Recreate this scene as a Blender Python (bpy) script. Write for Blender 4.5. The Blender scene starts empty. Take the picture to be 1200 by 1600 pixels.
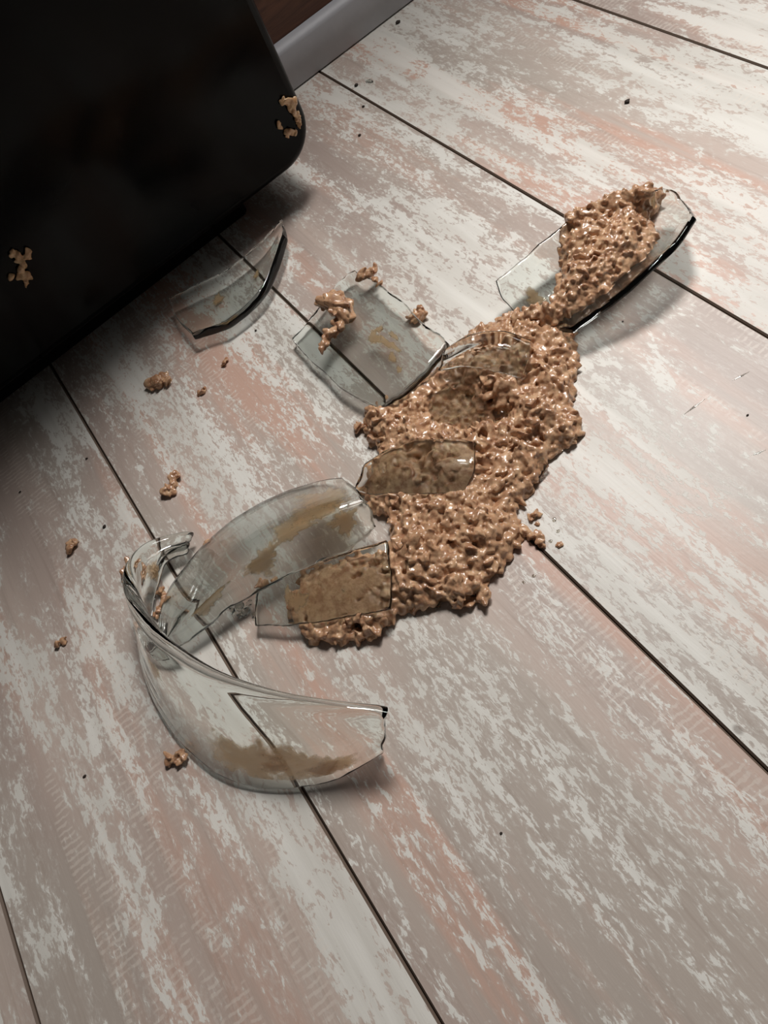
import bpy, bmesh, math, random
import numpy as np
from mathutils import Vector, Matrix
from mathutils.bvhtree import BVHTree

random.seed(7); rng = np.random.default_rng(7)
SC = bpy.context.scene
COL = SC.collection

# ------------------------------------------------------------------ camera
F = 1200.0; CH = 0.41
R = np.array([[0.7748814241485085, 0.6290548107387957, -0.06203888777175859],
              [-0.5474650593234323, 0.6188204777912436, -0.5633322510616692],
              [-0.31597592840210115, 0.47047982034577707, 0.8238980224019448]])
cam = bpy.data.cameras.new('camera'); camo = bpy.data.objects.new('camera', cam); COL.objects.link(camo)
M = Matrix([list(R[i]) + [0] for i in range(3)] + [[0, 0, 0, 1]])
camo.matrix_world = Matrix.Translation((0, 0, CH)) @ M
cam.sensor_fit = 'VERTICAL'; cam.sensor_height = 32.0; cam.lens = 32.0 * F / 1600.0
cam.clip_start = 0.01; cam.clip_end = 50
SC.camera = camo

def ray(px, py): return R @ np.array([px - 600.0, 800.0 - py, -F])
def P(px, py, z=0.0):
    r = ray(px, py); t = (z - CH) / r[2]; return np.array([r[0] * t, r[1] * t, z])
def PY(px, py, y):
    r = ray(px, py); t = y / r[1]; return np.array([r[0] * t, y, CH + r[2] * t])

# ------------------------------------------------------------------ world, lights, exposure
w = bpy.data.worlds.new('room_light'); SC.world = w; w.use_nodes = True
w.node_tree.nodes['Background'].inputs[0].default_value = (1.0, 0.985, 0.965, 1)
w.node_tree.nodes['Background'].inputs[1].default_value = 0.095
def area(name, loc, target, size, power, col, spread):
    l = bpy.data.lights.new(name, 'AREA'); l.shape = 'DISK'; l.size = size; l.energy = power; l.color = col; l.spread = math.radians(spread)
    o = bpy.data.objects.new(name, l); COL.objects.link(o); o.location = loc
    o.rotation_euler = (Vector(target) - Vector(loc)).to_track_quat('-Z', 'Y').to_euler(); return o
area('ceiling_and_fill_lamp', (0.80, 0.80, 1.45), (0.26, 0.36, 0), 0.38, 10.2, (1.0, 0.975, 0.945), 84)
area('ceiling_and_fill_lamp', (1.62, 0.84, 1.75), (0.55, -0.1, 0), 0.6, 7.5, (1.0, 0.97, 0.94), 90)  # added fill lamp, brightens the near right floor and the glass edges
SC.view_settings.view_transform = 'Standard'; SC.view_settings.look = 'None'
SC.view_settings.gamma = 1.0; SC.view_settings.use_curve_mapping = False
SC.view_settings.exposure = -1.02
SC.cycles.transmission_bounces = 16; SC.cycles.max_bounces = 18; SC.cycles.transparent_max_bounces = 16

# ------------------------------------------------------------------ material helpers
def srgb(r, g, b):
    f = lambda c: (c / 255 / 12.92) if c / 255 <= 0.04045 else ((c / 255 + 0.055) / 1.055) ** 2.4
    return (f(r), f(g), f(b), 1)
class NT:
    def __init__(s, name):
        s.m = bpy.data.materials.new(name); s.m.use_nodes = True; s.t = s.m.node_tree
        s.b = s.t.nodes['Principled BSDF']; s.out = s.t.nodes['Material Output']
    def n(s, typ, **kw):
        nd = s.t.nodes.new(typ)
        for k, v in kw.items():
            if k.startswith('_'): setattr(nd, k[1:], v)
            else: s.set(nd.inputs[k.replace('__', ' ')], v)
        return nd
    def set(s, sock, v):
        if isinstance(v, bpy.types.NodeSocket): s.t.links.new(v, sock)
        else: sock.default_value = v
    def math(s, op, a, b=0.0, clamp=False):
        nd = s.t.nodes.new('ShaderNodeMath'); nd.operation = op; nd.use_clamp = clamp
        s.set(nd.inputs[0], a); s.set(nd.inputs[1], b); return nd.outputs[0]
    def step(s, v, lo, hi):
        nd = s.t.nodes.new('ShaderNodeMapRange'); nd.interpolation_type = 'SMOOTHSTEP'
        s.set(nd.inputs[0], v); nd.inputs[1].default_value = lo; nd.inputs[2].default_value = hi; return nd.outputs[0]
    def mix(s, f, a, b):
        nd = s.t.nodes.new('ShaderNodeMix'); nd.data_type = 'RGBA'
        s.set(nd.inputs[0], f); s.set(nd.inputs[6], a); s.set(nd.inputs[7], b); return nd.outputs[2]
    def noise(s, vec, scale, detail=4, rough=0.55, dist=0.0):
        nd = s.t.nodes.new('ShaderNodeTexNoise'); s.set(nd.inputs['Vector'], vec)
        nd.inputs['Scale'].default_value = scale; nd.inputs['Detail'].default_value = detail
        nd.inputs['Roughness'].default_value = rough; nd.inputs['Distortion'].default_value = dist
        return nd.outputs[0]
    def scl(s, vec, v, off=None):
        nd = s.t.nodes.new('ShaderNodeMapping'); s.set(nd.inputs[0], vec); nd.inputs[3].default_value = v
        if off is not None: s.set(nd.inputs[1], off)
        return nd.outputs[0]
    def bump(s, h, strength, dist):
        nd = s.t.nodes.new('ShaderNodeBump'); s.set(nd.inputs['Height'], h)
        nd.inputs['Strength'].default_value = strength; nd.inputs['Distance'].default_value = dist
        s.t.links.new(nd.outputs[0], s.b.inputs['Normal'])

def mat_floor():
    k = NT('whitewashed_plank')
    tc = k.n('ShaderNodeTexCoord'); oi = k.n('ShaderNodeObjectInfo')
    rnd = k.math('MULTIPLY', oi.outputs['Random'], 37.0)
    cmb = k.n('ShaderNodeCombineXYZ'); k.set(cmb.inputs[0], rnd); k.set(cmb.inputs[1], k.math('MULTIPLY', rnd, 1.7)); k.set(cmb.inputs[2], rnd)
    va = k.n('ShaderNodeVectorMath', _operation='ADD'); k.set(va.inputs[0], tc.outputs['Object']); k.set(va.inputs[1], cmb.outputs[0])
    o = va.outputs[0]
    s2 = k.scl(o, (1, 0.42, 1)); s4 = k.scl(o, (1, 0.2, 1)); s12 = k.scl(o, (1, 0.07, 1)); s30 = k.scl(o, (1, 0.03, 1))
    big = k.noise(s4, 14, 3, 0.5, 0.4)
    mid = k.noise(s2, 62, 6, 0.66, 0.9)
    fine = k.noise(s2, 260, 4, 0.6, 1.2)
    streak = k.noise(s12, 75, 4, 0.55, 0.2)
    hair = k.noise(s30, 330, 3, 0.6)
    oc = k.n('ShaderNodeSeparateColor'); k.set(oc.inputs[0], oi.outputs['Color'])
    cR, cG, cB = oc.outputs[0], oc.outputs[1], oc.outputs[2]      # peach, whitewash cover, fineness
    # bare wood tones
    tone = k.step(k.noise(s12, 16, 3, 0.5), 0.36, 0.64)
    bare = k.mix(tone, srgb(175, 158, 149), srgb(197, 180, 169))
    grey = k.step(k.noise(s4, 9, 2, 0.5), 0.45, 0.62)
    bare = k.mix(k.math('MULTIPLY', grey, 0.6), bare, srgb(178, 170, 160))
    peach = k.step(k.math('ADD', k.math('MULTIPLY', k.noise(s12, 19, 2, 0.5, 0.3), 0.75), k.math('MULTIPLY', streak, 0.25)), 0.505, 0.61)
    bare = k.mix(k.math('MULTIPLY', peach, cR), bare, srgb(202, 166, 149))
    bare = k.mix(k.math('MULTIPLY', k.step(hair, 0.5, 0.75), 0.3), bare, srgb(150, 132, 120))
    # chipped whitewash
    cov = k.math('ADD', k.math('MULTIPLY', big, 0.75), k.math('MULTIPLY', streak, 0.45))
    cov = k.math('ADD', cov, k.math('MULTIPLY', mid, 0.75)); cov = k.math('ADD', cov, k.math('MULTIPLY', fine, 0.5))
    cov = k.math('ADD', cov, k.math('MULTIPLY', k.math('SUBTRACT', cG, 0.5), 0.4))
    grit = k.noise(k.scl(o, (1, 0.3, 1)), 420, 3, 0.7, 0.6)
    cov = k.math('ADD', cov, k.math('MULTIPLY', k.math('MULTIPLY', k.math('SUBTRACT', grit, 0.5), cB), 0.9))
    white = k.step(cov, 1.215, 1.265)
    thin = k.math('MULTIPLY', k.step(cov, 1.10, 1.23), 0.22)
    paint = k.mix(k.step(streak, 0.4, 0.65), srgb(216, 213, 205), srgb(230, 228, 221))
    col = k.mix(thin, bare, paint)
    col = k.mix(k.math('MULTIPLY', white, 0.84), col, paint)
    # short cross ticks running in bands along the grain
    wv = k.n('ShaderNodeTexWave', _wave_type='BANDS', _bands_direction='Y', Scale=72.0, Distortion=3.0, Detail=2.0)
    k.set(wv.inputs['Vector'], o); wv.inputs['Detail Scale'].default_value = 3.0
    band = k.step(k.noise(s12, 27, 2, 0.5), 0.55, 0.6)
    tick = k.math('MULTIPLY', k.math('MULTIPLY', k.step(wv.outputs['Fac'], 0.55, 0.85), band), k.step(k.noise(s2, 120, 2), 0.42, 0.55))
    col = k.mix(k.math('MULTIPLY', tick, 0.36), col, srgb(224, 214, 203))
    # knots and pin marks
    vor = k.n('ShaderNodeTexVoronoi', Scale=11.0); k.set(vor.inputs['Vector'], k.scl(o, (1, 0.7, 1)))
    dot = k.math('SUBTRACT', 1.0, k.step(vor.outputs['Distance'], 0.012, 0.03))
    col = k.mix(k.math('MULTIPLY', dot, 0.55), col, srgb(96, 76, 62))
    k.set(k.b.inputs['Base Color'], col)
    k.set(k.b.inputs['Roughness'], k.math('ADD', 0.40, k.math('MULTIPLY', white, 0.08)))
    k.b.inputs['Specular IOR Level'].default_value = 0.4
    k.bump(k.math('ADD', k.math('MULTIPLY', fine, 0.5), k.math('ADD', hair, k.math('MULTIPLY', white, 0.4))), 0.18, 0.0006)
    return k.m
def mat_plain(name, col, rough, spec=0.5, nz=None):
    k = NT(name); tc = k.n('ShaderNodeTexCoord')
    c = k.mix(k.noise(tc.outputs['Object'], nz[0], 4), col, nz[1]) if nz else col
    k.set(k.b.inputs['Base Color'], c); k.b.inputs['Roughness'].default_value = rough; k.b.inputs['Specular IOR Level'].default_value = spec
    return k.m
def mat_wood():
    k = NT('red_brown_panel'); tc = k.n('ShaderNodeTexCoord')
    v = k.scl(tc.outputs['Object'], (0.12, 1, 1))
    g = k.noise(v, 90, 6, 0.65, 0.8); h = k.noise(v, 22, 3, 0.5)
    c = k.mix(k.step(g, 0.35, 0.7), srgb(70, 40, 27), srgb(126, 80, 56)); c = k.mix(k.math('MULTIPLY', h, 0.5), c, srgb(98, 58, 40))
    k.set(k.b.inputs['Base Color'], c); k.b.inputs['Roughness'].default_value = 0.5; k.bump(g, 0.1, 0.0005); return k.m
def mat_black():
    k = NT('gloss_black'); tc = k.n('ShaderNodeTexCoord')
    sm = k.noise(tc.outputs['Object'], 9, 4, 0.6, 0.5)
    k.b.inputs['Base Color'].default_value = (0.0016, 0.0018, 0.0021, 1)
    k.set(k.b.inputs['Roughness'], k.math('ADD', 0.12, k.math('MULTIPLY', k.step(sm, 0.4, 0.75), 0.16)))
    k.b.inputs['Specular IOR Level'].default_value = 0.13
    k.bump(k.noise(tc.outputs['Object'], 700, 2, 0.5), 0.03, 0.0003); return k.m
def mat_glass(name='clear_glass', tint=(0.945, 0.98, 0.962, 1)):
    k = NT(name); b = k.b; tc = k.n('ShaderNodeTexCoord')
    b.inputs['Base Color'].default_value = tint; b.inputs['Roughness'].default_value = 0.0
    b.inputs['IOR'].default_value = 1.47; b.inputs['Transmission Weight'].default_value = 1.0
    k.bump(k.noise(tc.outputs['Object'], 55, 2, 0.5), 0.10, 0.0012); return k.m
def mat_oat(name='wet_oatmeal', a=(166, 123, 93), bb=(210, 172, 137)):
    k = NT(name); b = k.b; tc = k.n('ShaderNodeTexCoord'); o = tc.outputs['Object']
    n1 = k.noise(o, 180, 4, 0.6); n2 = k.noise(o, 55, 3, 0.5)
    c = k.mix(k.step(n1, 0.35, 0.66), srgb(*a), srgb(*bb))
    c = k.mix(k.math('MULTIPLY', k.step(n2, 0.45, 0.7), 0.55), c, srgb(194, 153, 119))
    c = k.mix(k.math('MULTIPLY', k.step(k.noise(o, 420, 2), 0.64, 0.72), 0.4), c, srgb(138, 96, 72))
    k.set(b.inputs['Base Color'], c); b.inputs['Roughness'].default_value = 0.22
    b.inputs['Coat Weight'].default_value = 0.4; b.inputs['Coat Roughness'].default_value = 0.08
    b.inputs['Specular IOR Level'].default_value = 0.5
    b.inputs['Subsurface Weight'].default_value = 0.25; b.inputs['Subsurface Scale'].default_value = 0.0025
    b.inputs['Subsurface Radius'].default_value = (1.0, 0.5, 0.3)
    k.bump(k.math('ADD', k.noise(o, 520, 3, 0.6), k.math('MULTIPLY', k.noise(o, 260, 2), 0.7)), 0.22, 0.0012); return k.m
def mat_residue():
    k = NT('oat_film'); b = k.b; tc = k.n('ShaderNodeTexCoord'); o = tc.outputs['Object']
    n = k.noise(o, 160, 4, 0.6)
    k.set(b.inputs['Base Color'], k.mix(n, srgb(222, 188, 148), srgb(240, 214, 178))); b.inputs['Roughness'].default_value = 0.35
    ca = k.n('ShaderNodeAttribute', _attribute_name='core')
    al = k.step(k.math('ADD', ca.outputs['Fac'], k.math('MULTIPLY', k.math('SUBTRACT', n, 0.5), 1.1)), 0.0, 0.55)
    al = k.math('MULTIPLY', al, 0.72)
    k.set(b.inputs['Alpha'], al)
    tl = k.n('ShaderNodeBsdfTranslucent'); tl.inputs[0].default_value = srgb(240, 212, 172)
    tp = k.n('ShaderNodeBsdfTransparent'); m1 = k.n('ShaderNodeMixShader'); k.set(m1.inputs[0], al)
    k.t.links.new(tp.outputs[0], m1.inputs[1]); k.t.links.new(tl.outputs[0], m1.inputs[2])
    m2 = k.n('ShaderNodeMixShader'); m2.inputs[0].default_value = 0.5
    k.t.links.new(b.outputs[0], m2.inputs[1]); k.t.links.new(m1.outputs[0], m2.inputs[2]); k.t.links.new(m2.outputs[0], k.out.inputs[0]); return k.m

M_FLOOR = mat_floor(); M_BEVEL = mat_plain('joint_bevel', srgb(104, 88, 76), 0.6, 0.3)
M_SUB = mat_plain('dark_subfloor', srgb(40, 33, 28), 0.9, 0.1)
M_WOOD = mat_wood(); M_BLACK = mat_black(); M_RUBBER = mat_plain('black_rubber', (0.004, 0.004, 0.004, 1), 0.8, 0.2)
M_BASE = mat_plain('painted_trim', srgb(196, 196, 200), 0.45, 0.4, (60, srgb(180, 180, 186)))
M_GLASS = mat_glass(); M_OAT = mat_oat(); M_DRY = mat_oat('pale_oatmeal', (186, 144, 104), (222, 188, 146)); M_RES = mat_residue()
M_SPECK = mat_plain('dark_speck', srgb(52, 42, 36), 0.7, 0.3)

# ------------------------------------------------------------------ object helpers
def mesh_obj(name, verts, faces, mats, parent=None, origin=None, smooth=None, midx=None):
    verts = np.asarray(verts, float)
    org = np.zeros(3) if origin is None else np.asarray(origin, float)
    me = bpy.data.meshes.new(name)
    me.from_pydata((verts - org).tolist(), [], [list(f) for f in faces]); me.update()
    for m in (mats if isinstance(mats, (list, tuple)) else [mats]): me.materials.append(m)
    if midx is not None: me.polygons.foreach_set('material_index', midx)
    if smooth is not None:
        me.polygons.foreach_set('use_smooth', [True] * len(me.polygons))
        if smooth < 179: me.set_sharp_from_angle(angle=math.radians(smooth))
    o = bpy.data.objects.new(name, me); COL.objects.link(o); o.location = org
    if parent is not None:
        o.parent = parent; o.location = Vector(org) - Vector(parent.location)
    return o
def tag(o, label=None, cat=None, group=None, kind=None):
    for k_, v in (('label', label), ('category', cat), ('group', group), ('kind', kind)):
        if v: o[k_] = v
    return o
def fix_normals(o):
    bm = bmesh.new(); bm.from_mesh(o.data); bmesh.ops.recalc_face_normals(bm, faces=bm.faces[:]); bm.to_mesh(o.data); bm.free()

# ------------------------------------------------------------------ floor
JX = [0.4695, 0.2780, 0.0853, -0.1058, -0.2907]
edges = sorted(JX + [0.4695 + 0.1905 * i for i in range(1, 10)] + [-0.2907 - 0.1905 * i for i in range(1, 5)])
Y0, Y1 = -1.3, 0.777
# how peachy, how whitewashed and how finely chipped each plank is
PLANKS = {0.470: (.4, .52, .7, 1), 0.278: (1.15, .45, .6, 1), 0.085: (.6, .49, .6, 1), -0.106: (.9, .34, 1.0, 1), -0.291: (.6, .44, .5, 1), -0.481: (.5, .5, .4, 1)}
sub = mesh_obj('floor', [(edges[0], Y0, -.012), (edges[-1], Y0, -.012), (edges[-1], Y1, -.012), (edges[0], Y1, -.012),
                         (edges[0], Y0, -.006), (edges[-1], Y0, -.006), (edges[-1], Y1, -.006), (edges[0], Y1, -.006)],
               [(3, 2, 1, 0), (4, 5, 6, 7), (0, 1, 5, 4), (1, 2, 6, 5), (2, 3, 7, 6), (3, 0, 4, 7)], M_SUB)
tag(sub, kind='structure')
for a, b in zip(edges[:-1], edges[1:]):
    c = ((a + b) / 2, (Y0 + Y1) / 2, 0); g = .00035; bv = .0011
    pr = [(a + g, -.0058), (a + g, -.0011), (a + g + bv, 0), (b - g - bv, 0), (b - g, -.0011), (b - g, -.0058)]
    v = [(x, Y0, z) for x, z in pr] + [(x, Y1, z) for x, z in pr]
    f = [(i, i + 1, i + 7, i + 6) for i in range(5)] + [(5, 0, 6, 11), (5, 4, 3, 2, 1, 0), (6, 7, 8, 9, 10, 11)]
    o = mesh_obj('plank', v, f, [M_FLOOR, M_BEVEL], sub, c, midx=[1, 1, 0, 1, 1, 1, 1, 1]); fix_normals(o)
    o.color = PLANKS.get(round(a, 3), (.6, .5, .3, 1))

# ------------------------------------------------------------------ wall, baseboard
YW = 0.7485
def profile_x(name, prof, x0, x1, mat, smooth=None):
    n = len(prof); v = [(x0, y, z) for y, z in prof] + [(x1, y, z) for y, z in prof]
    f = [(i, (i + 1) % n, (i + 1) % n + n, i + n) for i in range(n)] + [tuple(range(n))[::-1], tuple(range(n, 2 * n))]
    o = mesh_obj(name, v, f, mat, None, ((x0 + x1) / 2, prof[0][0], 0), smooth); fix_normals(o); return o
tag(profile_x('wall_back', [(YW + .0125, 0.0), (YW + .0125, .92), (YW + .03, .92), (YW + .03, 0.0)], edges[0], edges[-1], M_WOOD), kind='structure')
tag(profile_x('baseboard_back', [(YW + .0005, .0012), (YW, .002), (YW, .0355), (YW + .0012, .0375), (YW + .0022, .0385), (YW + .0050, .0405), (YW + .0085, .0418), (YW + .012, .0424), (YW + .012, .0012)],
              edges[0], edges[-1], M_BASE, 40), kind='structure')

M_PAINT = mat_plain('painted_wall', srgb(226, 222, 214), 0.8, 0.2, (3, srgb(218, 214, 206)))
def wall_box(name, x0, y0, z0, x1, y1, z1):
    v = [(x, y, z) for z in (z0, z1) for x, y in ((x0, y0), (x1, y0), (x1, y1), (x0, y1))]
    o = mesh_obj(name, v, [(3, 2, 1, 0), (4, 5, 6, 7), (0, 1, 5, 4), (1, 2, 6, 5), (2, 3, 7, 6), (3, 0, 4, 7)], M_PAINT, None, ((x0 + x1) / 2, (y0 + y1) / 2, z0)); tag(o, kind='structure')
wall_box('wall_right', edges[-1], Y0, 0, edges[-1] + .1, 2.6, 2.5)
wall_box('wall_far', edges[0], 2.6, 0, edges[-1] + .1, 2.7, 2.5)

# ------------------------------------------------------------------ black appliance
YF = 0.597; ZB = 0.029; XR = None
XR = PY(459, 130, YF)[0]
def rounded_front(x0, x1, z0, z1, r, n=10):
    pts = []
    for cx, cz, a0 in ((x1 - r, z0 + r, -90), (x1 - r, z1 - r, 0), (x0 + r, z1 - r, 90), (x0 + r, z0 + r, 180)):
        for i in range(n + 1):
            a = math.radians(a0 + 90 * i / n); pts.append((cx + r * math.cos(a), cz + r * math.sin(a)))
    return pts
app = bpy.data.objects.new('kitchen_appliance', None); COL.objects.link(app); app.location = (XR - .3, YF + .065, 0); app.empty_display_size = .05
tag(app, 'large glossy black kitchen appliance with rounded lower corner on short feet', 'appliance')
rings = []; x0, x1, z0, z1 = XR - .62, XR, ZB, ZB + .84
for ins, y in ((.0075, YF), (.0045, YF + .0007), (.0020, YF + .0025), (.0006, YF + .005), (0, YF + .0085), (0, YF + .142), (.004, YF + .146)):
    rings.append([(x, y, z) for x, z in rounded_front(x0 + ins, x1 - ins, z0 + ins, z1 - ins, .036 - ins)])
n = len(rings[0]); v = [p for r_ in rings for p in r_]
f = [(i * n + j, i * n + (j + 1) % n, (i + 1) * n + (j + 1) % n, (i + 1) * n + j) for i in range(len(rings) - 1) for j in range(n)]
f += [tuple(range(n)), tuple(range((len(rings) - 1) * n, len(rings) * n))[::-1]]
o = mesh_obj('body', v, f, M_BLACK, app, app.location, 40); fix_normals(o)
px1 = 0.1205; pl = []
for ins, z in ((.0, .0), (.0, .0315)):
    pl.append([(x0 + .07, YF + .036, z), (px1 - .004, YF + .036, z), (px1, YF + .040, z), (px1, YF + .118, z), (px1 - .004, YF + .122, z), (x0 + .07, YF + .122, z)])
o = mesh_obj('plinth', pl[0] + pl[1], [(i, (i + 1) % 6, (i + 1) % 6 + 6, i + 6) for i in range(6)] + [(5, 4, 3, 2, 1, 0), (6, 7, 8, 9, 10, 11)], M_RUBBER, app, (px1 - .25, YF + .06, 0)); fix_normals(o)

# ------------------------------------------------------------------ glass shards
def cr(pts, t):
    """Catmull-Rom along axis 0; pts (n,...), t array in 0..n-1"""
    pts = np.asarray(pts, float); n = len(pts)
    if n == 2: return pts[0] + (pts[1] - pts[0]) * t.reshape(-1, *([1] * (pts.ndim - 1)))
    ext = np.concatenate([[2 * pts[0] - pts[1]], pts, [2 * pts[-1] - pts[-2]]])
    i = np.clip(t.astype(int), 0, n - 2); u = (t - i).reshape(-1, *([1] * (pts.ndim - 1)))
    p0, p1, p2, p3 = ext[i], ext[i + 1], ext[i + 2], ext[i + 3]
    return 0.5 * (2 * p1 + (p2 - p0) * u + (2 * p0 - 5 * p1 + 4 * p2 - p3) * u ** 2 + (3 * p1 - p0 - 3 * p2 + p3) * u ** 3)
SHARDS = {}
def shard(key, name, label, grid, t, nu=48, nv=20, rim_rows=(), jag=.0005, group='pieces of a broken glass dish', tr=None, seed=1, facet=0.45):
    """grid[row][col] of (px,py,z of the underside); rows run across, cols along"""
    r_ = np.random.default_rng(seed)
    G = np.array([[P(px, py, z + t / 2) for px, py, z in row] for row in grid])       # rows, cols, 3
    U = cr(np.swapaxes(G, 0, 1), np.linspace(0, G.shape[1] - 1, nu))                  # nu, rows, 3
    S = np.swapaxes(cr(np.swapaxes(U, 0, 1), np.linspace(0, G.shape[0] - 1, nv)), 0, 1)  # nu, nv, 3
    du = np.gradient(S, axis=0); dv = np.gradient(S, axis=1)
    N = np.cross(du, dv); N /= np.linalg.norm(N, axis=2, keepdims=True) + 1e-12
    if N[:, :, 2].mean() < 0: N = -N
    th = np.full((nu, nv), t)
    if tr is not None: th = t * np.asarray(cr(np.array(tr, float)[:, None], np.linspace(0, len(tr) - 1, nv)))[:, 0][None, :] * np.ones((nu, 1))
    # boundary loop
    loop = [(i, 0) for i in range(nu)] + [(nu - 1, j) for j in range(1, nv)] + [(i, nv - 1) for i in range(nu - 2, -1, -1)] + [(0, j) for j in range(nv - 2, 0, -1)]
    rim = []
    out = []
    du_n = du / (np.linalg.norm(du, axis=2, keepdims=True) + 1e-12); dv_n = dv / (np.linalg.norm(dv, axis=2, keepdims=True) + 1e-12)
    for (i, j) in loop:
        d = np.zeros(3)
        if i == 0: d -= du_n[i, j]
        if i == nu - 1: d += du_n[i, j]
        if j == 0: d -= dv_n[i, j]
        if j == nv - 1: d += dv_n[i, j]
        d -= N[i, j] * (d @ N[i, j]); out.append(d / (np.linalg.norm(d) + 1e-12))
        rim.append((j == 0 and 0 in rim_rows) or (j == nv - 1 and 1 in rim_rows))
    jit = r_.normal(0, 1, len(loop)); jit = sum(np.roll(jit, k_) * w_ for k_, w_ in enumerate((.2, .5, .8, 1, 1, .8, .5, .2))) * jag * .6
    for q, (i, j) in enumerate(loop):
        if not rim[q]: S[i, j] = S[i, j] + out[q] * jit[q]
    top = S + N * th[..., None] / 2; bot = S - N * th[..., None] / 2
    V = np.concatenate([top.reshape(-1, 3), bot.reshape(-1, 3)]); nb = nu * nv
    idx = lambda i, j: i * nv + j
    Fc = []
    for i in range(nu - 1):
        for j in range(nv - 1):
            q = (idx(i, j), idx(i + 1, j), idx(i + 1, j + 1), idx(i, j + 1)); Fc.append(q); Fc.append(tuple(nb + a for a in q[::-1]))
    K = 8; extra = []; base = 2 * nb; L = len(loop)
    fac = r_.normal(0, 1, L); fac = sum(np.roll(fac, k_) for k_ in range(6)) / 6
    for q, (i, j) in enumerate(loop):
        tt = th[i, j]
        rho = tt * .5 if rim[q] else tt * facet * (.55 + .45 * fac[q])
        for k_ in range(1, K):
            a = math.pi * k_ / K
            extra.append(S[i, j] + N[i, j] * tt / 2 * math.cos(a) + out[q] * rho * (math.sin(a) if rim[q] else 1 - abs(math.cos(a)) ** 3.2))
    V = np.concatenate([V, np.array(extra)])
    for q in range(L):
        q2 = (q + 1) % L
        c1 = [idx(*loop[q])] + [base + q * (K - 1) + k_ for k_ in range(K - 1)] + [nb + idx(*loop[q])]
        c2 = [idx(*loop[q2])] + [base + q2 * (K - 1) + k_ for k_ in range(K - 1)] + [nb + idx(*loop[q2])]
        for k_ in range(K): Fc.append((c1[k_], c1[k_ + 1], c2[k_ + 1], c2[k_]))
    zmin = V[:, 2].min()
    if zmin < .0002: V[:, 2] += .0002 - zmin; S = S + [0, 0, .0002 - zmin]
    org = V.mean(0); org[2] = V[:, 2].min()
    o = mesh_obj(name, V, Fc, M_GLASS, None, org, 42); fix_normals(o)
    tag(o, label, 'glass shard', group)
    bv = BVHTree.FromPolygons([Vector(p) for p in V], Fc)
    SHARDS[key] = dict(o=o, S=S, N=N, th=th, bvh=bv)
    return o

rimc = [(598, 1117, .034), (520, 1109, .040), (430, 1093, .044), (345, 1064, .046), (285, 1028, .045), (240, 988, .042), (210, 935, .037), (206, 893, .029), (226, 864, .021), (258, 849, .013), (296, 841, .007)]
botc = [(594, 1172, .003), (530, 1211, 0), (445, 1225, 0), (358, 1210, 0), (292, 1160, 0), (246, 1092, 0), (224, 1020, 0), (234, 965, 0), (243, 915, 0), (258, 878, 0), (291, 862, 0)]
midc = []
for (ax, ay, az), (bx, by, bz) in zip(rimc, botc):
    midc.append(((ax + bx) / 2, (ay + by) / 2, (az + bz) / 2 + .0035))
midc[0] = (602, 1144, .021)
shard('A', 'rim_shard', 'curved glass shard with thick rounded greenish rim, bent around a corner', [rimc, midc, botc], .0050, 90, 26, rim_rows=(0,), tr=(1.85, 1.0, 1.0), seed=3)
shard('B', 'curved_shard', 'long arched clear glass shard smeared with oats beside the rim piece',
      [[(252, 988, .0), (261, 940, 0), (298, 882, 0), (352, 828, 0), (423, 784, 0), (490, 760, .002), (534, 752, .006)],
       [(256, 1000, .006), (284, 966, .017), (333, 917, .023), (390, 866, .027), (455, 825, .029), (520, 795, .028), (566, 780, .022)],
       [(267, 1009, .003), (302, 992, .005), (355, 948, .007), (417, 911, .009), (482, 881, .010), (545, 851, .011), (585, 822, .010)]], .0054, 70, 26, tr=(1, 1, 1.25), seed=4)
shard('C', 'flat_shard', 'flat four sided glass shard pressed onto the tail of the oatmeal',
      [[(404, 921, .006), (455, 900, .008), (530, 870, .011), (604, 847, .014)],
       [(402, 950, .006), (456, 937, .008), (535, 917, .012), (609, 895, .014)],
       [(402, 977, .004), (460, 974, .007), (540, 963, .010), (607, 949, .012)]], .0050, 44, 22, seed=5, jag=.0002, facet=.35)
shard('D', 'curved_shard', 'curved clear glass shard sunk in the middle of the oatmeal heap',
      [[(573, 727, .008), (615, 704, .014), (680, 689, .019), (741, 694, .018)],
       [(563, 748, .009), (615, 734, .017), (680, 724, .022), (738, 728, .020)],
       [(557, 768, .006), (615, 769, .012), (675, 768, .016), (727, 764, .016)]], .0044, 40, 22, seed=6, jag=.0003)
shard('E', 'curved_shard', 'small arched glass shard lying on the top end of the oatmeal heap',
      [[(697, 549, .016), (735, 527, .022), (785, 520, .025), (828, 534, .021)],
       [(693, 562, .018), (735, 545, .027), (780, 543, .029), (824, 560, .022)],
       [(687, 578, .014), (730, 570, .020), (772, 578, .021), (815, 589, .017)]], .0040, 40, 20, seed=7, jag=.0003)
shard('F', 'thick_shard', 'thick squarish glass shard with an oat lump on its edge, leaning on the heap',
      [[(460, 531, .003), (495, 492, .005), (528, 448, .007), (556, 424, .008)],
       [(500, 577, .004), (545, 535, .009), (580, 495, .011), (612, 462, .010)],
       [(545, 612, .006), (592, 573, .012), (630, 535, .014), (655, 505, .012)],
       [(594, 635, .007), (636, 609, .012), (672, 575, .014), (696, 541, .013)]], .0066, 44, 40, seed=8, tr=(.75, .8, .95, 1.2), jag=.0004, facet=.5)
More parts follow.
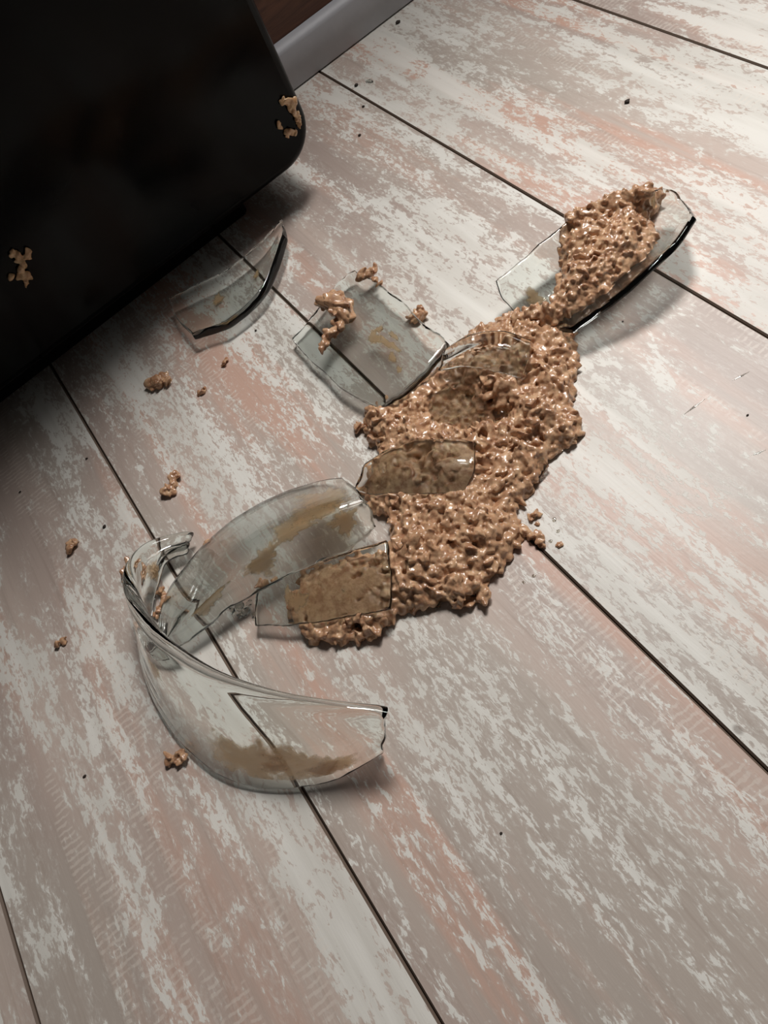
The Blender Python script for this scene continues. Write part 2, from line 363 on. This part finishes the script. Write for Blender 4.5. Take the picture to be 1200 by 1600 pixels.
shard('G', 'trough_shard', 'long trough shaped glass shard holding a separate oatmeal heap',
      [[(779, 441, .020), (835, 394, .022), (895, 347, .024), (960, 318, .025), (1036, 295, .025)],
       [(790, 470, .010), (848, 420, .011), (908, 374, .012), (975, 336, .013), (1050, 302, .022)],
       [(818, 498, .002), (882, 450, .0), (945, 402, .0), (1010, 362, .003), (1064, 316, .019)],
       [(860, 514, .005), (928, 466, .006), (988, 420, .009), (1042, 378, .013), (1076, 329, .022)],
       [(896, 517, .014), (962, 470, .022), (1014, 424, .028), (1056, 384, .031), (1084, 343, .031)]], .0040, 60, 40, seed=9, jag=.0003, facet=.5)
shard('H', 'curved_shard', 'dark edged curved glass shard on its own in front of the appliance',
      [[(263, 468, .012), (345, 428, .012), (402, 385, .012), (441, 346, .012)],
       [(280, 500, .007), (352, 465, .004), (408, 422, .005), (444, 358, .011)],
       [(306, 524, .009), (362, 503, .009), (415, 452, .010), (446, 372, .012)]], .0052, 50, 20, seed=10, tr=(.9, 1, 1.5), jag=.0004)
shard('I', 'curved_shard', 'glass shard buried in the hollow of the oatmeal heap, only its face showing',
      [[(655, 640, .004), (690, 612, .007), (740, 598, .009)],
       [(672, 664, .004), (712, 640, .007), (762, 622, .009)],
       [(690, 688, .003), (735, 668, .005), (790, 648, .007)]], .004, 24, 16, seed=11)
shard('J', 'flat_shard', 'glass shard poking out from under the right flank of the heap',
      [[(760, 770, .002), (790, 730, .003), (815, 700, .004)],
       [(778, 785, .001), (812, 748, .003), (846, 713, .004)],
       [(790, 797, .0004), (826, 760, .001), (858, 728, .003)]], .003, 24, 14, seed=12)

def residue(key, u, v, ru, rv, seed, side=-1, name='oat_residue'):
    """thin dried-on film following the shard's face, irregular outline"""
    s = SHARDS[key]; S, N, th = s['S'], s['N'], s['th']; nu, nv = S.shape[:2]; r_ = np.random.default_rng(seed)
    na, nr = 72, 14
    a = np.linspace(0, 2 * np.pi, na, endpoint=False)
    rad = 1 + .22 * np.sin(2 * a + r_.uniform(0, 6)) + .16 * np.sin(3 * a + r_.uniform(0, 6)) + .12 * np.sin(5 * a + r_.uniform(0, 6)) + .09 * np.sin(9 * a + r_.uniform(0, 6)) + .07 * np.sin(14 * a + r_.uniform(0, 6)) + .05 * np.sin(23 * a + r_.uniform(0, 6))
    def ev(uu, vv):
        x = np.clip(uu, .02, .98) * (nu - 1); y = np.clip(vv, .04, .96) * (nv - 1)
        i = np.minimum(x.astype(int), nu - 2); j = np.minimum(y.astype(int), nv - 2); fx = (x - i)[:, None]; fy = (y - j)[:, None]
        L = lambda A: (A[i, j] * (1 - fx) + A[i + 1, j] * fx) * (1 - fy) + (A[i, j + 1] * (1 - fx) + A[i + 1, j + 1] * fx) * fy
        nn = L(N); return L(S), nn / np.linalg.norm(nn, axis=1, keepdims=True), L(th[..., None])
    V = []; TH = []
    for h in (0, 1):
        for q in range(nr):
            rr = (q + .5) / (nr - .5); p, nn, tt = ev(u + ru * rr * rad * np.cos(a), v + rv * rr * rad * np.sin(a))
            lump = (np.sin(9 * rr + 3 * a + seed) * np.sin(5 * a - 7 * rr))[:, None]; off = tt / 2 + .00008 + (h * (.0016 * (1 - rr ** 3) * (1 + .45 * lump) + .0001)); TH.append(np.full(na, 1 - rr))
            V.append(p + side * nn * off)
    V = np.concatenate(V); V[:, 2] = np.maximum(V[:, 2], .0003); Fc = []; lay = nr * na
    for h in (0, 1):
        for q in range(nr - 1):
            for k_ in range(na):
                f_ = (h * lay + q * na + k_, h * lay + q * na + (k_ + 1) % na, h * lay + (q + 1) * na + (k_ + 1) % na, h * lay + (q + 1) * na + k_)
                Fc.append(f_)
        Fc.append(tuple(h * lay + k_ for k_ in range(na)))
    for k_ in range(na): Fc.append(((nr - 1) * na + k_, (nr - 1) * na + (k_ + 1) % na, lay + (nr - 1) * na + (k_ + 1) % na, lay + (nr - 1) * na + k_))
    o = mesh_obj(name, V, Fc, M_RES, s['o'], V.mean(0), 179); fix_normals(o)
    at = o.data.attributes.new('core', 'FLOAT', 'POINT'); at.data.foreach_set('value', np.concatenate(TH).astype(np.float32)); return o
residue('A', .17, .80, .08, .26, 1); residue('A', .26, .78, .07, .30, 2); residue('A', .11, .86, .05, .18, 12); residue('A', .50, .55, .03, .12, 3); residue('A', .80, .55, .05, .25, 4)
for q, a in enumerate(((.84, .30, .11, .22), (.86, .72, .10, .18), (.66, .50, .08, .2), (.52, .70, .09, .2), (.28, .70, .08, .2), (.76, .42, .09, .16))): residue('B', *a, 20 + q)
for q, a in enumerate(((.36, .55, .07, .3), (.30, .4, .05, .2))): residue('C', *a, 30 + q)
for q, a in enumerate(((.52, .46, .09, .06), (.56, .58, .05, .11), (.66, .56, .04, .05), (.44, .80, .04, .03), (.62, .44, .05, .03), (.48, .68, .05, .05))): residue('F', *a, 40 + q)
for q, a in enumerate(((.12, .42, .05, .10),)): residue('G', *a, 50 + q)
for q, a in enumerate(((.28, .45, .04, .14), (.62, .5, .03, .1))): residue('H', *a, 60 + q)

# ------------------------------------------------------------------ oatmeal
ico = bmesh.new(); bmesh.ops.create_icosphere(ico, subdivisions=2, radius=1.0)
IV = np.array([v_.co[:] for v_ in ico.verts]); IF = np.array([[v_.index for v_ in f_.verts] for f_ in ico.faces]); ico.free()
def flakes_mesh(cent, size, tilt, r_, up=None):
    n = len(cent); V = np.repeat(IV[None], n, 0).copy()
    # lumpy, cupped oat flakes
    ph = r_.uniform(0, 6.28, (n, 1)); V = V * (1 + .16 * np.sin(3 * np.arctan2(V[..., 1], V[..., 0]) + ph) + .10 * np.sin(5 * V[..., 0] + ph * 2))[..., None]
    V = V * size[:, None, :]
    V[..., 2] += (V[..., 0] ** 2 / (size[:, None, 0] + 1e-9)) * r_.uniform(-.5, .5, (n, 1))
    for k_ in range(n):
        m = (Matrix.Rotation(r_.uniform(0, 6.28), 3, 'Z') @ Matrix.Rotation(r_.normal(0, tilt), 3, 'X') @ Matrix.Rotation(r_.normal(0, tilt), 3, 'Y') @ Matrix.Rotation(r_.uniform(0, 6.28), 3, 'Z'))
        if up is not None: m = Vector((0, 0, 1)).rotation_difference(Vector(up)).to_matrix() @ m
        V[k_] = V[k_] @ np.array(m).T + cent[k_]
    Fc = (IF[None] + (np.arange(n) * len(IV))[:, None, None]).reshape(-1, 3)
    return V.reshape(-1, 3), Fc
def remeshed(name, V, Fc, mat, voxel, org, clamp=None, smooth_it=1):
    me = bpy.data.meshes.new(name + '_raw'); me.from_pydata((V - org).tolist(), [], Fc.tolist()); me.update()
    t_ = bpy.data.objects.new(name + '_raw', me); COL.objects.link(t_)
    md = t_.modifiers.new('r', 'REMESH'); md.mode = 'VOXEL'; md.voxel_size = voxel
    if smooth_it:
        ms = t_.modifiers.new('s', 'SMOOTH'); ms.factor = .5; ms.iterations = smooth_it
    dg = bpy.context.evaluated_depsgraph_get(); dg.update()
    m2 = bpy.data.meshes.new_from_object(t_.evaluated_get(dg)); bpy.data.objects.remove(t_); bpy.data.meshes.remove(me)
    m2.name = name; m2.materials.clear(); m2.materials.append(mat)
    co = np.empty(len(m2.vertices) * 3); m2.vertices.foreach_get('co', co); co = co.reshape(-1, 3)
    if clamp is not None: co[:, 2] = np.maximum(co[:, 2], clamp - org[2])
    m2.vertices.foreach_set('co', co.ravel()); m2.polygons.foreach_set('use_smooth', [True] * len(m2.polygons)); m2.update()
    o = bpy.data.objects.new(name, m2); COL.objects.link(o); o.location = org; return o
def in_poly(pts, poly):
    x, y = pts[:, 0], pts[:, 1]; c = np.zeros(len(pts), bool); n = len(poly)
    for i in range(n):
        (x1, y1), (x2, y2) = poly[i], poly[(i + 1) % n]
        c ^= ((y1 > y) != (y2 > y)) & (x < (x2 - x1) * (y - y1) / (y2 - y1 + 1e-15) + x1)
    return c
def edge_dist(pts, poly):
    d = np.full(len(pts), 1e9); n = len(poly)
    for i in range(n):
        a = np.array(poly[i]); b = np.array(poly[(i + 1) % n]); ab = b - a
        t = np.clip(((pts - a) @ ab) / (ab @ ab + 1e-15), 0, 1); d = np.minimum(d, np.linalg.norm(pts - a - t[:, None] * ab, axis=1))
    return d
def vnoise(pts, freq, seed):
    r_ = np.random.default_rng(seed); s = 0
    for k_ in range(6):
        a = r_.uniform(0, 6.28); s = s + np.sin((pts[:, 0] * math.cos(a) + pts[:, 1] * math.sin(a)) * freq * r_.uniform(.6, 1.6) + r_.uniform(0, 6.28))
    return s / 6
def heap(name, label, poly_px, zref, hmax, ramp, count, seed, over=(), under=None, dips=(), cat='oatmeal', kind='stuff', voxel=.00075, fl=(.0054, .0042, .0022)):
    r_ = np.random.default_rng(seed)
    poly = [tuple(P(x, y, zref)[:2]) for x, y in poly_px]; pa = np.array(poly); lo, hi = pa.min(0), pa.max(0)
    pts = r_.uniform(lo, hi, (count * 6, 2)); pts = pts[in_poly(pts, poly)][:count]
    d = edge_dist(pts, poly); h = hmax * np.clip(d / ramp, 0, 1) ** .6 * (1 + .6 * vnoise(pts, 170, seed)) + .0018
    for (dx, dy, dr, df) in dips:
        c = P(dx, dy, .006)[:2]; q = np.exp(-(np.linalg.norm(pts - c, axis=1) / dr) ** 4); h = h * (1 - df * q)
    z0 = np.zeros(len(pts))
    if under is not None:
        for i, (x, y) in enumerate(pts):
            hit = SHARDS[under]['bvh'].ray_cast(Vector((x, y, .2)), Vector((0, 0, -1)))
            z0[i] = hit[0].z if hit[0] is not None else -1
        z0[z0 < 0] = .004
        h = np.clip(.0265 + .003 * vnoise(pts, 120, seed) - z0, .0012, .02) * np.clip(d / .012, .1, 1) ** .7
    zl = np.full(len(pts), 1.0)
    for key in over:
        for i, (x, y) in enumerate(pts):
            hit = SHARDS[key]['bvh'].ray_cast(Vector((x, y, -.01)), Vector((0, 0, 1)))
            if hit[0] is not None: zl[i] = min(zl[i], hit[0].z)
    sz = np.array(fl) * r_.uniform(.6, 1.3, (len(pts), 3))
    z = z0 + h * r_.uniform(0, 1, len(pts)) ** .45
    z = np.minimum(np.maximum(z, z0 + .0014), np.maximum(zl - .0022, .0008))
    C_ = np.c_[pts, z]
    sel = r_.permutation(len(pts))[:int(len(pts) * .3)]; m_ = zl[sel] > .5; sel = sel[m_]
    ex = np.c_[pts[sel] + r_.normal(0, .001, (len(sel), 2)), z0[sel] + h[sel] + r_.uniform(.0002, .0026, len(sel))]
    C_ = np.concatenate([C_, ex]); sz = np.concatenate([sz, np.array([.0034, .0024, .0011]) * r_.uniform(.7, 1.3, (len(sel), 3))]); zl = np.concatenate([zl, zl[sel]])
    V, Fc = flakes_mesh(C_, sz, .75, r_)
    if under is None: V[:, 2] = np.maximum(V[:, 2], .0002)
    flat = np.repeat(zl < .5, len(IV)); V[flat, 2] = np.minimum(V[flat, 2], np.repeat(zl, len(IV))[flat] - .0002)
    org = np.array([pa[:, 0].mean(), pa[:, 1].mean(), 0.0])
    if under is not None: org[2] = V[:, 2].min()
    o = remeshed(name, V, Fc, M_OAT, voxel, org, .0002 if under is None else None)
    if under is not None:
        for v_ in o.data.vertices:
            wx, wy = v_.co.x + org[0], v_.co.y + org[1]
            hit = SHARDS[under]['bvh'].ray_cast(Vector((wx, wy, .2)), Vector((0, 0, -1)))
            v_.co.z = max(v_.co.z, (hit[0].z if hit[0] is not None else 0.0) + .0003 - org[2])
    for key in over:
        bv = SHARDS[key]['bvh']
        for v_ in o.data.vertices:
            hit = bv.ray_cast(Vector((v_.co.x + org[0], v_.co.y + org[1], -.01)), Vector((0, 0, 1)))
            if hit[0] is not None: v_.co.z = min(v_.co.z, max(hit[0].z - .0003 - org[2], .0002))
    tag(o, label, cat, None, kind); return o

MAIN = [(735, 522), (760, 507), (800, 490), (850, 503), (893, 515), (897, 560), (890, 620), (905, 672), (880, 690), (850, 712), (832, 750), (797, 795), (806, 842), (775, 886), (752, 900), (757, 936), (722, 943), (692, 932),
        (660, 948), (622, 948), (592, 985), (545, 997), (486, 997), (474, 978), (455, 960), (470, 905), (540, 880), (606, 862), (616, 840), (612, 808), (586, 792), (570, 765), (600, 700), (580, 684), (574, 642), (620, 622), (665, 590), (700, 570)]
heap('oatmeal_heap', 'large splattered heap of wet brown oatmeal on the plank floor', MAIN, .006, .0155, .026, 3500, 1, over=('C', 'D', 'E', 'F'),
     dips=((705, 640, .022, .95), (785, 655, .009, .8), (740, 660, .012, .8)))
TR = [(866, 480), (880, 420), (888, 365), (920, 326), (965, 318), (1012, 300), (1025, 292), (1030, 300), (1008, 340), (1022, 378), (1000, 412), (968, 436), (942, 462), (905, 486), (860, 505), (820, 512), (792, 505), (800, 492), (840, 486)]
heap('oatmeal_heap', 'mound of wet brown oatmeal cupped in the long trough of glass', TR, .012, .014, .022, 1300, 2, under='G')

def clump(name, label, pts, seed, mat=None, group=None, yplane=None, base=0.0, voxel=.00055, cat='oat crumb', zstack=.8):
    """small crumb: pts = (px, py, radius px)"""
    r_ = np.random.default_rng(seed); C = []; S_ = []
    for (px, py, rp) in pts:
        if yplane is None:
            c = P(px, py, base + .002); k_ = np.linalg.norm(c - [0, 0, CH]) / F * rp * 1.15
            for q in range(4):
                s = k_ * np.array([r_.uniform(.7, 1.1), r_.uniform(.45, .8), r_.uniform(.25, .42)])
                C.append(c + [r_.normal(0, k_ * .35), r_.normal(0, k_ * .35), q * k_ * zstack * .35 + s[2] * .5 - .002]); S_.append(s)
        else:
            c = PY(px, py, yplane); k_ = np.linalg.norm(c - [0, 0, CH]) / F * rp
            for q in range(2):
                s = k_ * np.array([r_.uniform(.7, 1.0), r_.uniform(.5, .8), r_.uniform(.3, .45)])
                C.append(c + [r_.normal(0, k_ * .3), -.0008 - s[2] * .5, r_.normal(0, k_ * .3)]); S_.append(s)
    V, Fc = flakes_mesh(np.array(C), np.array(S_), .5 if yplane is None else .3, r_, up=None if yplane is None else (0, -1, 0))
    if yplane is None: V[:, 2] = np.maximum(V[:, 2], base + .0002)
    else: V[:, 1] = np.minimum(V[:, 1], yplane - .0001)
    org = V.mean(0); org[2] = V[:, 2].min()
    o = remeshed(name, V, Fc, mat or M_OAT, voxel, org, base + .0002 if yplane is None else None)
    tag(o, label, cat, group); return o
G1 = 'oatmeal crumbs scattered on the floor'
clump('oat_crumb', 'brown oat crumb on the floor below the appliance shadow', [(236, 602, 8), (245, 597, 10), (255, 592, 9), (248, 603, 8), (262, 598, 7)], 11, group=G1)
clump('oat_crumb', 'bent strand of oats on the floor above the rim shard', [(258, 770, 8), (266, 767, 7), (271, 760, 6), (273, 750, 7), (274, 742, 7)], 12, group=G1)
clump('oat_crumb', 'single curled oat lying alone on the whitewashed plank', [(111, 853, 8), (117, 850, 6), (110, 860, 4)], 13, group=G1)
clump('oat_crumb', 'tiny flat oat flake alone on a pink streak', [(94, 1003, 6), (99, 1003, 4)], 14, group=G1)
clump('oat_crumb', 'oat crumb at the outer foot of the rim shard', [(266, 1188, 8), (275, 1184, 8), (284, 1180, 8), (280, 1190, 6)], 15, group=G1)
clump('oat_crumb', 'oat crumb peeking out behind the back bend of the rim shard', [(199, 895, 9), (207, 888, 9), (203, 904, 8), (212, 897, 8), (196, 908, 5)], 16, group=G1)
clump('oat_crumb', 'oat clump standing inside the bend of the rim shard', [(256, 925, 8), (256, 938, 8), (251, 950, 7), (246, 962, 5)], 17, group=G1)
clump('oat_crumb', 'small oat flake stuck behind the long arched shard', [(324, 852, 6), (329, 848, 5)], 18, group=G1)
clump('oat_crumb', 'oat crumb wedged between arched shard and flat shard', [(410, 912, 8), (419, 908, 8), (428, 903, 6)], 19, group=G1)
clump('oat_crumb', 'single round oat just off the corner of the thick shard', [(561, 666, 9), (568, 665, 6)], 20, group=G1)
clump('oat_crumb', 'bright oat bead between the arched shard and the heap', [(584, 791, 7), (588, 786, 5)], 21, group=G1, mat=M_DRY)
clump('oat_crumb', 'elongated wet oat lump over the plank joint right of the heap', [(820, 829, 8), (829, 834, 8), (838, 840, 8), (846, 846, 7), (849, 852, 4)], 22, group=G1)
clump('oat_crumb', 'round oat flake above the wet lump right of the heap', [(836, 804, 8)], 23, group=G1, zstack=.3)
clump('oat_crumb', 'slender oat husk beyond the wet lump right of the heap', [(874, 850, 5), (877, 847, 3)], 24, group=G1, zstack=.2)
clump('oat_crumb', 'tiny oat bit between the round flake and the wet lump', [(839, 817, 4)], 31, group=G1, zstack=.2)
clump('oat_crumb', 'tiny oat bit on the floor between lone shard and thick shard', [(351, 566, 5)], 25, group=G1)
clump('oat_crumb', 'flattened grey oat bit right of the brown crumb', [(315, 611, 6)], 26, group=G1, zstack=.2)
clump('oat_crumb', 'knobbly oat lump just behind the thick shard', [(648, 497, 8), (655, 488, 9), (660, 496, 9), (655, 505, 8), (645, 503, 7)], 27, group=G1, base=.0)
zF = .0155
clump('oat_lump', 'orange brown lump of oats perched on the thick shard', [(509, 477, 10), (524, 477, 16), (538, 480, 15), (533, 492, 17), (541, 500, 13), (532, 510, 11), (519, 519, 9), (511, 528, 9), (509, 538, 8)], 28, base=zF, cat='oat crumb')
clump('oat_lump', 'pale oat bit on the pointed far corner of the thick shard', [(570, 432, 9), (580, 428, 8), (586, 440, 6), (592, 444, 5)], 29, base=.012, cat='oat crumb')
G2 = 'oat bits stuck to the black appliance'
YS = YF - .0001
clump('oat_splash', 'curved pale oat string stuck to the appliance near its rounded corner', [(440, 155, 6), (448, 155, 8), (455, 160, 8), (459, 168, 8), (450, 170, 6), (463, 178, 6), (465, 186, 6), (467, 194, 5)], 41, mat=M_DRY, group=G2, yplane=YS)
clump('oat_splash', 'three lobed oat bit on the appliance below the curved string', [(447, 203, 6), (453, 208, 6), (460, 206, 5), (449, 212, 4)], 42, mat=M_DRY, group=G2, yplane=YS)
clump('oat_splash', 'lone oval oat on the appliance beside the lobed bit', [(437, 194, 6)], 43, mat=M_DRY, group=G2, yplane=YS)
clump('oat_splash', 'ragged pale oat splash on the appliance far from its corner', [(18, 396, 7), (28, 400, 8), (40, 392, 6), (43, 400, 7), (34, 410, 8), (30, 418, 8), (24, 430, 7), (36, 430, 9), (47, 430, 6), (38, 442, 5)], 44, mat=M_DRY, group=G2, yplane=YS)

# ------------------------------------------------------------------ glass chips and splinters
def chip(px, py, rp, seed, label, group, flat=.55, z=0.0):
    r_ = np.random.default_rng(seed); c = P(px, py, z); k_ = np.linalg.norm(c - [0, 0, CH]) / F * rp
    pts = r_.normal(0, 1, (14, 3)); pts /= np.linalg.norm(pts, axis=1, keepdims=True); pts = pts * k_ * r_.uniform(.7, 1.1, (14, 1)) * [1, .75, flat]
    bm = bmesh.new()
    for p in pts: bm.verts.new(p - [0, 0, pts[:, 2].min() - .0002])
    bmesh.ops.convex_hull(bm, input=bm.verts); me = bpy.data.meshes.new('glass_chip')
    for vv in [q for q in bm.verts if not q.link_faces]: bm.verts.remove(vv)
    bmesh.ops.recalc_face_normals(bm, faces=bm.faces[:]); bm.to_mesh(me); bm.free(); me.materials.append(M_GLASS)
    o = bpy.data.objects.new('glass_chip', me); COL.objects.link(o); o.location = c; o.rotation_euler[2] = r_.uniform(0, 6); tag(o, label, 'glass chip', group)
GC = 'crushed glass chips left of the flat shard'
for q, (x, y, r_) in enumerate(((366, 955, 9), (377, 948, 9), (387, 957, 10), (377, 963, 8), (391, 945, 8), (398, 963, 7), (370, 943, 6))):
    chip(x, y, r_, 70 + q, 'sparkling glass chip in the crushed cluster beside the flat shard', GC)
chip(686, 946, 11, 81, 'clear glass chip under the lower tip of the heap', 'loose glass chips', .35)
chip(876, 704, 7, 82, 'tiny glass chip beside the right flank of the heap', 'loose glass chips', .3)
chip(828, 757, 6, 84, 'small glass chip beside the shard under the right flank', 'loose glass chips', .3)
chip(480, 995, 7, 83, 'glass chip below the oats squeezed from under the flat shard', 'loose glass chips', .3)
chip(578, 128, 8, 85, 'clear flat water drop near the baseboard', 'loose glass chips', .12)  # a water drop, shaped here as a flattened glass chip
def splinter(x0, y0, x1, y1, wd, label):
    a, b = P(x0, y0, .0002), P(x1, y1, .0002); d = b - a; s = np.cross(d / np.linalg.norm(d), [0, 0, 1]) * wd; m = (a + b) / 2
    V = [a, b, m + s, m - s, m + [0, 0, wd * 1.2]]
    o = mesh_obj('glass_splinter', V, [(0, 3, 4), (3, 1, 4), (1, 2, 4), (2, 0, 4), (0, 2, 1, 3)], M_GLASS, None, m); fix_normals(o); tag(o, label, 'glass splinter', 'glass splinters')
splinter(1068, 648, 1103, 622, .0007, 'longest hair thin glass splinter on the plank right of the heap')
splinter(1143, 595, 1172, 580, .0006, 'thin glass splinter between the long splinter and the plank joint')
splinter(1173, 712, 1198, 702, .0006, 'thin glass splinter below the longest splinter')
splinter(192, 876, 210, 871, .0005, 'short glass splinter by the crumb behind the rim shard')
SP = 'dark specks on the floor'
for q, (x, y, r_) in enumerate(((164, 823, 3.0), (32, 769, 2.0), (136, 717, 2.2), (133, 1213, 2.6), (568, 167, 2.2), (562, 212, 2.4), (557, 134, 3), (622, 36, 3.2), (980, 160, 4), (400, 517, 2), (783, 608, 1.6), (1168, 649, 2), (973, 503, 1.6), (783, 1302, 2))):
    c = P(x, y, 0); k_ = np.linalg.norm(c - [0, 0, CH]) / F * r_; rr = np.random.default_rng(200 + q)
    V = IV * (1 + .25 * rr.normal(0, 1, (len(IV), 1)) * .5) * [k_, k_ * rr.uniform(.5, .9), k_ * .4]; V = V - [0, 0, V[:, 2].min() - .0001]
    o = mesh_obj('floor_speck', V + c, IF.tolist(), M_SPECK, None, c, 179); tag(o, 'dark speck of grit lying on the plank floor', 'speck', SP)

M_WATER = NT('clear_water'); M_WATER.b.inputs['Transmission Weight'].default_value = 1.0; M_WATER.b.inputs['IOR'].default_value = 1.33
M_WATER.b.inputs['Roughness'].default_value = 0.0; M_WATER.b.inputs['Base Color'].default_value = (.98, .95, .90, 1); M_WATER = M_WATER.m
for q, (x, y, r_) in enumerate(((866, 812, 5), (872, 830, 4), (860, 846, 4), (834, 900, 4), (818, 910, 3.5))):
    c = P(x, y, 0); k_ = np.linalg.norm(c - [0, 0, CH]) / F * r_; rr = np.random.default_rng(300 + q)
    bm = bmesh.new(); bmesh.ops.create_icosphere(bm, subdivisions=3, radius=k_)
    for v_ in bm.verts:
        v_.co.z = max(v_.co.z, -k_ * .15) * .4 + k_ * .06 + .0002; v_.co.x *= 1 + .25 * math.sin(2 * math.atan2(v_.co.y, v_.co.x) + q)
    bmesh.ops.scale(bm, vec=(.75, .75, .45), verts=bm.verts); me = bpy.data.meshes.new('water_droplet'); bm.to_mesh(me); bm.free(); me.materials.append(M_WATER); me.polygons.foreach_set('use_smooth', [True] * len(me.polygons))
    o = bpy.data.objects.new('water_droplet', me); COL.objects.link(o); o.location = c
    tag(o, 'tiny clear droplet on the plank beside the wet oat lump', 'droplet', 'droplets beside the wet oat lump')
